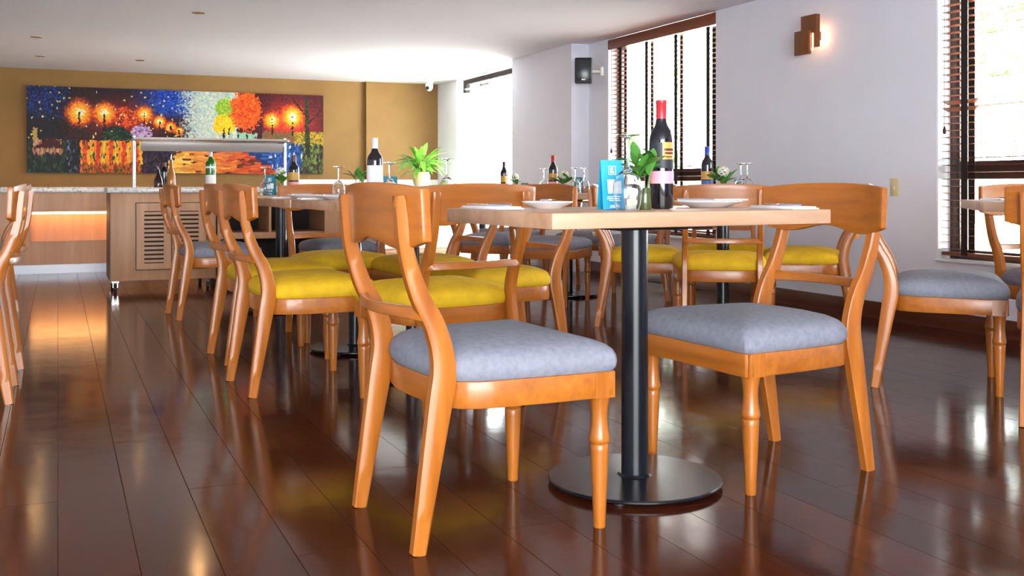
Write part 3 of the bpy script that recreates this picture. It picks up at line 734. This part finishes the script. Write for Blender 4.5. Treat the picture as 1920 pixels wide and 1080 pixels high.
gr.build('door_gap', M['void'], ct, smooth=False)
for x in (0.035, 0.715):
    for y in (0.05, CD-0.06):
        c_ = MB().box((x, y, 0.078), (0.05, 0.05, 0.008)).box((x-0.016, y, 0.055), (0.004, 0.03, 0.04)).box((x+0.016, y, 0.055), (0.004, 0.03, 0.04))
        c_ = c_.build('caster', M['chrome'], ct)
        wm = MB().lathe([(0.0, -0.011), (0.026, -0.011), (0.028, -0.006), (0.028, 0.006), (0.026, 0.011), (0.0, 0.011)], 20).mesh('wheel', M['blackm'])
        put('wheel', wm, c_, (x, y, 0.0282), rot=(0, R(90), 0))
sh = thing('shelf_cabinet', 'pale wood buffet cabinet with open shelves beside the cart', 'cabinet', bf(0.785, 0), RZ)
SW = 1.30
sc_ = MB()
for a, b_, c, d in ((0.0, 0.02, 0.06, 0.755), (SW-0.45, SW, 0.06, 0.755), (0.02, SW-0.45, 0.725, 0.755), (0.02, SW-0.45, 0.06, 0.20)):
    sc_.box(((a+b_)/2, CD/2, (c+d)/2), (b_-a, CD-0.002, d-c))
sc_.box((SW/2-0.22, CD-0.01, 0.40), (SW-0.44, 0.018, 0.66))
sc_.build('carcass', M['ash'], sh, smooth=False)
MB().box(((SW-0.43)/2, CD/2+0.01, 0.412), (SW-0.47, CD-0.04, 0.05)).build('shelf', M['ash'], sh, bevel=0.002)
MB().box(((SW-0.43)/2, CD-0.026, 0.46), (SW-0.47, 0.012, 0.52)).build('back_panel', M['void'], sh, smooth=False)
MB().box((0.42, CD/2+0.02, 0.582), (0.02, CD-0.09, 0.284)).build('divider', M['ash'], sh, smooth=False)
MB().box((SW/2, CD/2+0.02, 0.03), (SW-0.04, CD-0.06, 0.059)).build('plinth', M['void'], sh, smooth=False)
for k, (x, y) in enumerate(((0.16, 0.14), (0.27, 0.2))):
    bw = MB().lathe([(0.0, 0.0), (0.03, 0.0), (0.055, 0.03), (0.062, 0.06), (0.06, 0.06), (0.052, 0.03), (0.028, 0.004), (0.0, 0.004)], 24).build('glass_bowl', M['glass'], None, bf(0.785+x, y, 0.201), 0)
    tag(bw, ('left', 'right')[k]+' glass bowl on the lower buffet shelf', 'bowl')
st = MB().box((1.03, CD/2-0.005, 0.776), (2.11, CD+0.03, 0.04)).build('stone_top', M['stone'], None, BO, RZ, bevel=0.004)
tag(st, 'pale speckled stone slab lying over the buffet cart and cabinet', 'countertop')
sg = thing('sneeze_guard', 'steel sneeze guard with a long shelf on two posts, before the painting', 'guard', bf(0, 0, 0.797), RZ)
for x in (0.185, 1.37):
    MB().lathe([(0.03, 0.0), (0.03, 0.004), (0.0125, 0.006), (0.0125, 0.405), (0.0, 0.408)], 20).build('post', M['chrome'], sg, (x, 0.30, 0))
MB().box((0.7775, 0.30, 0.372), (1.20, 0.36, 0.012)).build('glass_shelf', M['glass'], sg, bevel=0.002)
MB().box((0.7775, 0.17, 0.322), (1.10, 0.012, 0.075), rx=0.25).build('front_panel', M['satin'], sg, bevel=0.002)
MB().box((0.7775, 0.30, 0.385), (1.21, 0.30, 0.014)).build('top_panel', M['satin'], sg, bevel=0.003)
lamps = MB().box((0.7775, 0.30, 0.352), (1.05, 0.05, 0.028)).build('lamp_rail', M['steel'], sg, bevel=0.003)
BT = 0.7972
def cruet(p, h, r, mt, label, spout):
    t = thing('oil_cruet', label, 'cruet', p)
    MB().lathe([(0.0, 0.0), (r, 0.0), (r*1.05, 0.01), (r*0.95, h*0.35), (r*0.4, h*0.6), (r*0.3, h*0.85), (0.0, h*0.85)], 24).build('body', M[mt], t)
    MB().tube([(0, 0, h*0.84), (0, 0, h*0.92), (spout, 0, h)], [0.006, 0.005, 0.003], 8).build('pourer', M['chrome'], t); return t
cruet(PX(297, 8.25, BT), 0.17, 0.034, 'vinegar', 'small dark vinegar cruet with a steel pourer on the buffet', -0.02)
bottle(PX(308, 8.38, BT), 0.2, 0.034, 'winered', 'cap_dark', (), 'short dark bottle between the two cruets on the buffet')
cruet(PX(321, 8.22, BT), 0.26, 0.034, 'oil', 'tall amber oil cruet on the buffet', 0.004)
bottle(PX(395, 8.45, BT), 0.30, 0.040, 'greenglass', 'lab_white', (('white_label', 'lab_white', 0.01, 0.10), ('neck_foil', 'lab_white', 0.155, 0.17)), 'green sparkling-wine bottle with white foil and label on the buffet')

# back counter with the lit niche
KO = Vector((-4.17, 9.57, 0))
bc = thing('back_counter', 'long wooden back counter with a glowing recessed niche', 'counter', KO, RZ)
x0, x1, D = -1.3, 2.2, 0.7
nx0, nx1, nz0, nz1 = -0.246, 1.6, 0.295, 0.57
cm = MB()
for a, b_, c, d in ((x0, nx0, 0.085, 0.745), (nx1, x1, 0.085, 0.745), (nx0, nx1, 0.085, nz0), (nx0, nx1, nz1, 0.745)):
    cm.box(((a+b_)/2, D/2, (c+d)/2), (b_-a, D, d-c))
cm.build('front_panelling', M['ash'], bc, smooth=False)
MB().box(((nx0+nx1)/2, 0.14, (nz0+nz1)/2), (nx1-nx0+0.002, 0.02, nz1-nz0+0.002)).build('niche_back', M['ash'], bc, smooth=False)
MB().box(((nx0+nx1)/2, 0.02, nz1-0.012), (nx1-nx0-0.02, 0.02, 0.02)).build('led_strip', M['led'], bc, smooth=False)
ed = MB().box(((nx0+nx1)/2, 0.0, nz0+0.003), (nx1-nx0, 0.012, 0.006)).box((nx0+0.003, 0.0, (nz0+nz1)/2), (0.006, 0.012, nz1-nz0))
ed.build('niche_edge', M['led_dim'] if 'led_dim' in M else M['ash'], bc, smooth=False)
MB().box(((x0+x1)/2, D/2+0.03, 0.0425), (x1-x0-0.02, D-0.06, 0.085)).build('kick_plate', M['kick'], bc, smooth=False)
MB().box(((x0+x1)/2, D/2-0.01, 0.771), (x1-x0+0.02, D+0.04, 0.05)).build('stone_top', M['stone'], bc, bevel=0.004)

# white counter in the far corner with the potted fern
wc = thing('white_counter', 'white counter in the far corner carrying the potted fern', 'counter', RW(U_RIGHT-1.85, W_BACK-0.95, 0), RZ)
MB().box((0.92, 0.44, 0.395), (1.84, 0.86, 0.70)).build('cabinet_front', M['white'], wc, bevel=0.002)
MB().box((0.92, 0.46, 0.022), (1.84, 0.82, 0.044)).build('plinth', M['ash'], wc, smooth=False)
MB().box((0.92, 0.435, 0.766), (1.845, 0.88, 0.04)).build('worktop', M['white'], wc, bevel=0.003)
MB().box((0.92, 0.855, 0.836), (1.845, 0.02, 0.098)).build('upstand', M['white'], wc, bevel=0.003)
pp = PX(790, 12.75, 0.7865)
pf = thing('potted_fern', 'leafy green plant in a round cream pot on the white counter', 'plant', pp)
pf.scale = (1.1, 1.1, 1.1)
MB().lathe([(0.0, 0.0), (0.06, 0.0), (0.085, 0.03), (0.1, 0.08), (0.098, 0.13), (0.085, 0.165), (0.088, 0.172), (0.078, 0.172), (0.075, 0.15), (0.0, 0.145)], 32).build('pot', M['cream'], pf)
rs = random.Random(4)
for k in range(64):
    a = k*2.3999; el = rs.uniform(-0.05, 1.25); rr = rs.uniform(0.0, 0.04); s_ = rs.uniform(0.75, 1.25)
    h0 = rs.uniform(0.0, 0.16)
    put('leaf', LEAF_L, pf, (rr*math.cos(a)+h0*0.5*math.cos(a), rr*math.sin(a)+h0*0.5*math.sin(a), 0.16+h0), rot=(rs.uniform(-0.3, 0.3), -el, a), scale=s_*0.85)
stm = MB()
for k in range(14):
    a = k*2.4; stm.tube([(0.02*math.cos(a), 0.02*math.sin(a), 0.14), (0.09*math.cos(a), 0.09*math.sin(a), 0.34)], [0.004, 0.002], 5)
stm.build('stem', M['stem'], pf)

# ------------------------------------------------------------------ painting: a generic evening avenue in loose daubs
def lin(c): return tuple(((x/255)/12.92 if x/255 <= 0.04045 else ((x/255+0.055)/1.055)**2.4) for x in c)
PR = random.Random(21)
def mixc(a, b_, t): t = max(0, min(1, t)); return tuple(a[i]+(b_[i]-a[i])*t for i in range(3))
LAMPS = [(140, 216, 23), (184, 216, 20), (256, 216, 15), (284, 229, 12), (304, 238, 10), (320, 246, 8), (500, 222, 17), (541, 214, 23)]
def paint(x, y):
    r = PR.random
    if y < 266:                                            # sky, lights and trees
        c = (40, 24, 40)
        if x < 105+PR.uniform(0, 30)-(y-170)*0.15: c = mixc((18, 24, 70), (40, 80, 165), r()**1.6) if (y < 222+PR.uniform(-12, 12) and r() < 0.8) else (24, 22, 34)
        elif x < 165 and (x-150)**2/500+(y-235)**2/2600 > 0.3: c = mixc((30, 22, 26), (70, 30, 30), r())
        if 120 < x < 335:
            q = math.exp(-((x-225)/70)**2-((y-225)/34)**2); c = mixc(c, mixc((120, 20, 22), (190, 60, 30), r()), q*1.1)
        if 225 < x < 345 and y < 225:
            q = min(1, max(0, (x-225)/60)*1.0)*min(1, (232-y)/24); c = mixc(c, mixc((18, 40, 130), (50, 110, 215), r()), q)
        if 318 < x < 440:
            q = min(1, (x-318+PR.uniform(-14, 14))/26); c = mixc(c, mixc((165, 195, 205), (225, 222, 190), r()), q)
        if 385 < x < 428:
            if ((x-410)/20)**2+((y-205)/24)**2 < 1+PR.uniform(-.3, .3): c = mixc((120, 180, 50), (190, 205, 70), r())
            if ((x-405)/26)**2+((y-232)/18)**2 < 1+PR.uniform(-.3, .3): c = mixc((225, 190, 20), (250, 215, 50), r())
        if x >= 432: c = mixc((62, 22, 34), (100, 28, 36), r())
        if ((x-448)/31)**2+((y-205)/38)**2 < 1+PR.uniform(-.25, .25): c = mixc((205, 60, 20), (250, 130, 30), r())
        if 432 < x < 470 and 247 < y and r() < 0.9: c = (150, 195, 170)
        if x > 480:
            q = math.exp(-((x-535)/48)**2-((y-225)/36)**2); c = mixc(c, mixc((190, 30, 30), (235, 90, 50), r()), q*1.1)
            if y > 243: c = mixc((90, 110, 50), (235, 165, 30), r()) if x > 545 else mixc((70, 120, 70), (190, 70, 50), r())
        if ((x-222)/22)**2+((y-222)/20)**2 < 1 and r() < 0.55: c = mixc((200, 50, 30), (250, 130, 40), r())
        if 180 < x < 232 and 240 < y and (x-206)**2/700+(y-262)**2/500 < 1.1: c = mixc((20, 40, 34), (60, 110, 70), r()**2)
        if ((x-252)/19)**2+((y-250)/14)**2 < 1+PR.uniform(-.2, .2) and r() < 0.85: c = mixc((165, 130, 190), (215, 195, 225), r())
        for lx, ly, lr in LAMPS:
            q = math.hypot(x-lx, y-ly)/lr + PR.uniform(-0.13, 0.13)
            if q < 1.25: c = (250, 246, 200) if q < 0.3 else mixc((255, 215, 60), (245, 130, 30), (q-0.3)/0.55) if q < 0.85 else mixc((235, 100, 30), c, (q-0.85)/0.4)
            if abs(x-lx) < 1.1 and ly-2 < y < ly+lr*1.6: c = (40, 25, 20)
        for tx in (405, 415, 432, 450):
            if abs(x-tx) < 1.3 and y > 238: c = (40, 40, 30)
        if abs(x-571-(y-215)*0.02) < 4.2+max(0, (y-250)*0.1) and y > 178: c = mixc((30, 34, 20), (75, 85, 40), r())
        if abs((x-575)-(225-y)*1.0) < 2 and 200 < y < 232 and x > 572: c = (50, 40, 24)
        if abs((571-x)-(215-y)*0.8) < 2 and 175 < y < 218 and x < 572: c = (60, 26, 20)
        if r() < 0.02 and x < 330: c = (220, 215, 140)
        if 60 < x < 68 and 245 < y: c = (190, 165, 90)
        if 78 < x < 104 and 262 < y+abs(x-90)*0.0: c = (60, 24, 26)
    else:                                                  # ground and reflections
        if x < 118:
            c = mixc((26, 34, 36), (60, 90, 60), r()**2)
            if 60 < x < 112 and y < 292: c = (70, 28, 30) if abs(x-92) < (y-262)*1.6 and y < 282 else mixc((205, 185, 150), (160, 90, 60), r())
        elif x < 142: c = mixc((24, 24, 34), (110, 125, 150), r()**4)
        elif x < 252:
            q = (x*0.13) % 3.0
            base = [(235, 165, 40), (190, 50, 40), (215, 205, 80)][int(q)]
            c = mixc(base, (240, 130, 30), r()*0.8)
            if y > 308: c = mixc((120, 60, 40), (225, 120, 40), r())
            if r() < 0.12: c = (40, 90, 40)
        elif x < 312 and not (x > 300 and y > 300): c = mixc((40, 32, 50), (86, 66, 84), r()**2)
        else:
            edge = 425 + (y-270)*1.6
            if x < edge and x > 312-(y-270)*0.2:
                t = (x-312)/150; c = mixc(mixc((250, 215, 110), (225, 160, 60), r()), mixc((230, 110, 40), (170, 50, 40), r()), t+PR.uniform(-.25, .25))
                if r() < 0.1: c = (110, 55, 40)
            elif x < 560: c = mixc((28, 52, 100), (60, 115, 190), r()**1.3) if r() > 0.07 else (190, 210, 230)
            else: c = mixc((50, 40, 44), (120, 140, 60), r()**1.5)
            if abs(x-572) < 5 and y < 290: c = (44, 46, 26)
    return lin(c)
PU0, PU1 = None, None
pl = RW(0, W_BACK)                                          # canvas on the back wall
def on_back(px):                                            # room coordinate u of a picture column on the back wall
    k = (px-960)/F_PX
    # (u*UX - w*UY) = k*(u*UY + w*UX)
    return W_BACK*(UY + k*UX)/(UX - k*UY)
ua, ub = on_back(50), on_back(605); pz0, pz1 = 0.957, 1.947
pt = thing('canvas_painting', 'long colourful painting of a lamp-lit avenue on the mustard wall', 'painting', RW((ua+ub)/2, W_BACK-0.02, (pz0+pz1)/2), RZ)
pw, ph = ub-ua, pz1-pz0
MB().box((0, 0, 0), (pw, 0.036, ph)).build('canvas', M['blackm'], pt, bevel=0.004)
NX, NY = 440, 124
vs_, fs, cols = [], [], []
for j in range(NY+1):
    for i in range(NX+1):
        jx = PR.uniform(-.35, .35) if 0 < i < NX else 0; jz = PR.uniform(-.35, .35) if 0 < j < NY else 0
        vs_.append((pw*((i+jx)/NX-0.5), -0.0190, ph*((j+jz)/NY-0.5)))
def daub_cells(cw, ch, ox, seed):
    r_ = random.Random(seed); pts = {}
    def near(x, y):
        gx, gy = int(x//cw), int(y//ch); best, bk = 1e9, None
        for a in (-1, 0, 1):
            for b2 in (-1, 0, 1):
                k = (gx+a, gy+b2)
                if k not in pts:
                    px_, py_ = (k[0]+r_.random())*cw, (k[1]+r_.random())*ch
                    pts[k] = (px_, py_, paint(px_, py_), 0.86+0.28*r_.random())
                q = pts[k]; d_ = ((q[0]-x)/cw)**2+((q[1]-y)/ch)**2
                if d_ < best: best, bk = d_, k
        q = pts[bk]; return tuple(0.8*(v*q[3])**1.12 for v in q[2])
    return near
sky_d, path_d, refl_d = daub_cells(2.6, 2.6, 0, 1), daub_cells(13, 3.2, 0, 2), daub_cells(2.6, 6, 0, 3)
for j in range(NY):
    for i in range(NX):
        fs.append((j*(NX+1)+i, j*(NX+1)+i+1, (j+1)*(NX+1)+i+1, (j+1)*(NX+1)+i))
        xx, yy = 50+555*(i+0.5)/NX, 325-155*(j+0.5)/NY
        cols.append((sky_d if yy < 266 else path_d if 300 < xx < 500 else refl_d)(xx, yy))
me = bpy.data.meshes.new('painted_surface'); me.from_pydata(vs_, [], fs)
at = me.attributes.new('daub', 'FLOAT_COLOR', 'FACE')
at.data.foreach_set('color', [v for c in cols for v in (*c, 1.0)])
m = mat('oil_paint', (0.5, 0.5, 0.5), 0.45, spec=0.2); an = N(m, 'ShaderNodeAttribute', attribute_name='daub'); L(m, an.outputs['Color'], m.node_tree.nodes['Principled BSDF'].inputs['Base Color'])
me.materials.append(m); put('painted_surface', me, pt)

# ------------------------------------------------------------------ things on walls and ceiling
def wall_u(px):                                             # w of a picture column on the right wall
    k = (px-960)/F_PX
    return (U_RIGHT*UX - k*U_RIGHT*UY)/(k*UX + UY)
def wall_at(px, u):
    k = (px-960)/F_PX
    return (u*UX - k*u*UY)/(k*UX + UY)
sc_t = thing('wall_sconce', 'wooden two-block wall sconce glowing on the grey wall', 'lamp', RW(U_RIGHT, wall_at(1519, U_RIGHT-0.095), ZS(1.69)), RZ)
sc_t.scale = (1.1, 1.12, 1.12)
MB().box((-0.085, 0.0, 0.02), (0.030, 0.135, 0.19)).build('back_board', M['sconce'], sc_t, bevel=0.002)
MB().box((-0.121, 0.025, -0.045), (0.024, 0.125, 0.14)).build('front_board', M['sconce'], sc_t, bevel=0.002)
MB().box((-0.035, 0.012, 0.0), (0.069, 0.014, 0.05)).build('wall_mount', M['sconce'], sc_t)
MB().box((-0.1045, 0.02, -0.045), (0.009, 0.06, 0.05)).build('spacer', M['sconce'], sc_t)
for s_ in (-1, 1): MB().box((-0.050, s_*0.022, -0.005), (0.012, 0.012, 0.10)).build('bulb', M['bulb'], sc_t)
MB().box((-0.103, -0.0415, -0.045), (0.005, 0.004, 0.10)).build('bulb', M['bulb'], sc_t)

lw = wall_u(1678)
ls = thing('light_switch', 'ivory light switch plate on the grey wall', 'switch', RW(U_RIGHT-0.0005, lw, 0.802), RZ)
MB().box((-0.003, 0, 0), (0.006, 0.07, 0.108)).build('plate', M['ivory'], ls, bevel=0.002)
MB().box((-0.010, 0, -0.004), (0.010, 0.012, 0.022), ry=0.3).build('toggle', M['ivory'], ls, bevel=0.001)

spk = thing('loudspeaker', 'small black loudspeaker on a bracket beside the pilaster', 'speaker', PX(1094, 9.45, 1.86), R(-4))
spk.scale = (1.12, 1.12, 1.12)
MB().box((0, 0.055, 0), (0.142, 0.115, 0.205)).build('cabinet', M['blackm'], spk, bevel=0.012, segs=3)
MB().box((0, -0.006, 0.004), (0.122, 0.01, 0.18)).build('grille', M['black'], spk, bevel=0.004)
MB().box((0.0, -0.0115, -0.078), (0.03, 0.002, 0.008)).build('badge', M['print'], spk)
br_ = MB().tube([(0.03, 0.10, 0.0), (0.09, 0.11, 0.0), (0.165, 0.10, 0.0)], 0.012, 10).lathe([(0.0, -0.035), (0.018, -0.035), (0.018, 0.035), (0.0, 0.035)], 16, (0.15, 0.10, 0))
br_.build('bracket', M['white'], spk)

cc = thing('security_camera', 'white turret security camera under the ceiling in the far corner', 'camera', PX(805, 12.95, CEIL), R(-20))
cc.scale = (1.12, 1.12, 1.12)
MB().lathe([(0.0, 0.0), (0.052, 0.0), (0.052, -0.035), (0.046, -0.045), (0.0, -0.045)], 28).build('base', M['white'], cc)
bl_ = []
for k in range(13):
    a = math.pi*k/12; bl_.append((0.043*math.sin(a), 0.058*math.cos(a)))
MB().lathe(bl_, 24).build('turret', M['white'], cc, (0, -0.006, -0.085))
lm = MB().lathe([(0.0, 0.0), (0.020, 0.0), (0.020, 0.012), (0.0, 0.012)], 20).mesh('lens', M['blackm'])
put('lens', lm, cc, (0, -0.044, -0.108), rot=(R(115), 0, 0))

for p, lab in zip(DOWN, ('recessed ceiling downlight above the left half of the painting', 'recessed ceiling downlight in the far left corner',
        'recessed ceiling downlight left, a step nearer than the corner one', 'recessed ceiling downlight above the left aisle')):
    t = thing('downlight', lab, 'lamp', p, 0, 'warm ceiling downlights')
    MB().lathe([(0.0499, -0.0012), (0.058, -0.0012), (0.058, -0.0003), (0.0499, -0.0003)], 28, closed=True).build('trim_ring', M['ceilpaint'], t)
    MB().lathe([(0.0468, -0.0022), (0.0497, -0.0022), (0.0497, 0.028), (0.0468, 0.028)], 28, closed=True).build('baffle', M['baffle'], t)
    MB().lathe([(0.0, 0.0185), (0.0455, 0.0185), (0.0455, 0.027), (0.0, 0.027)], 24).build('lamp_disc', M['lamp'], t)
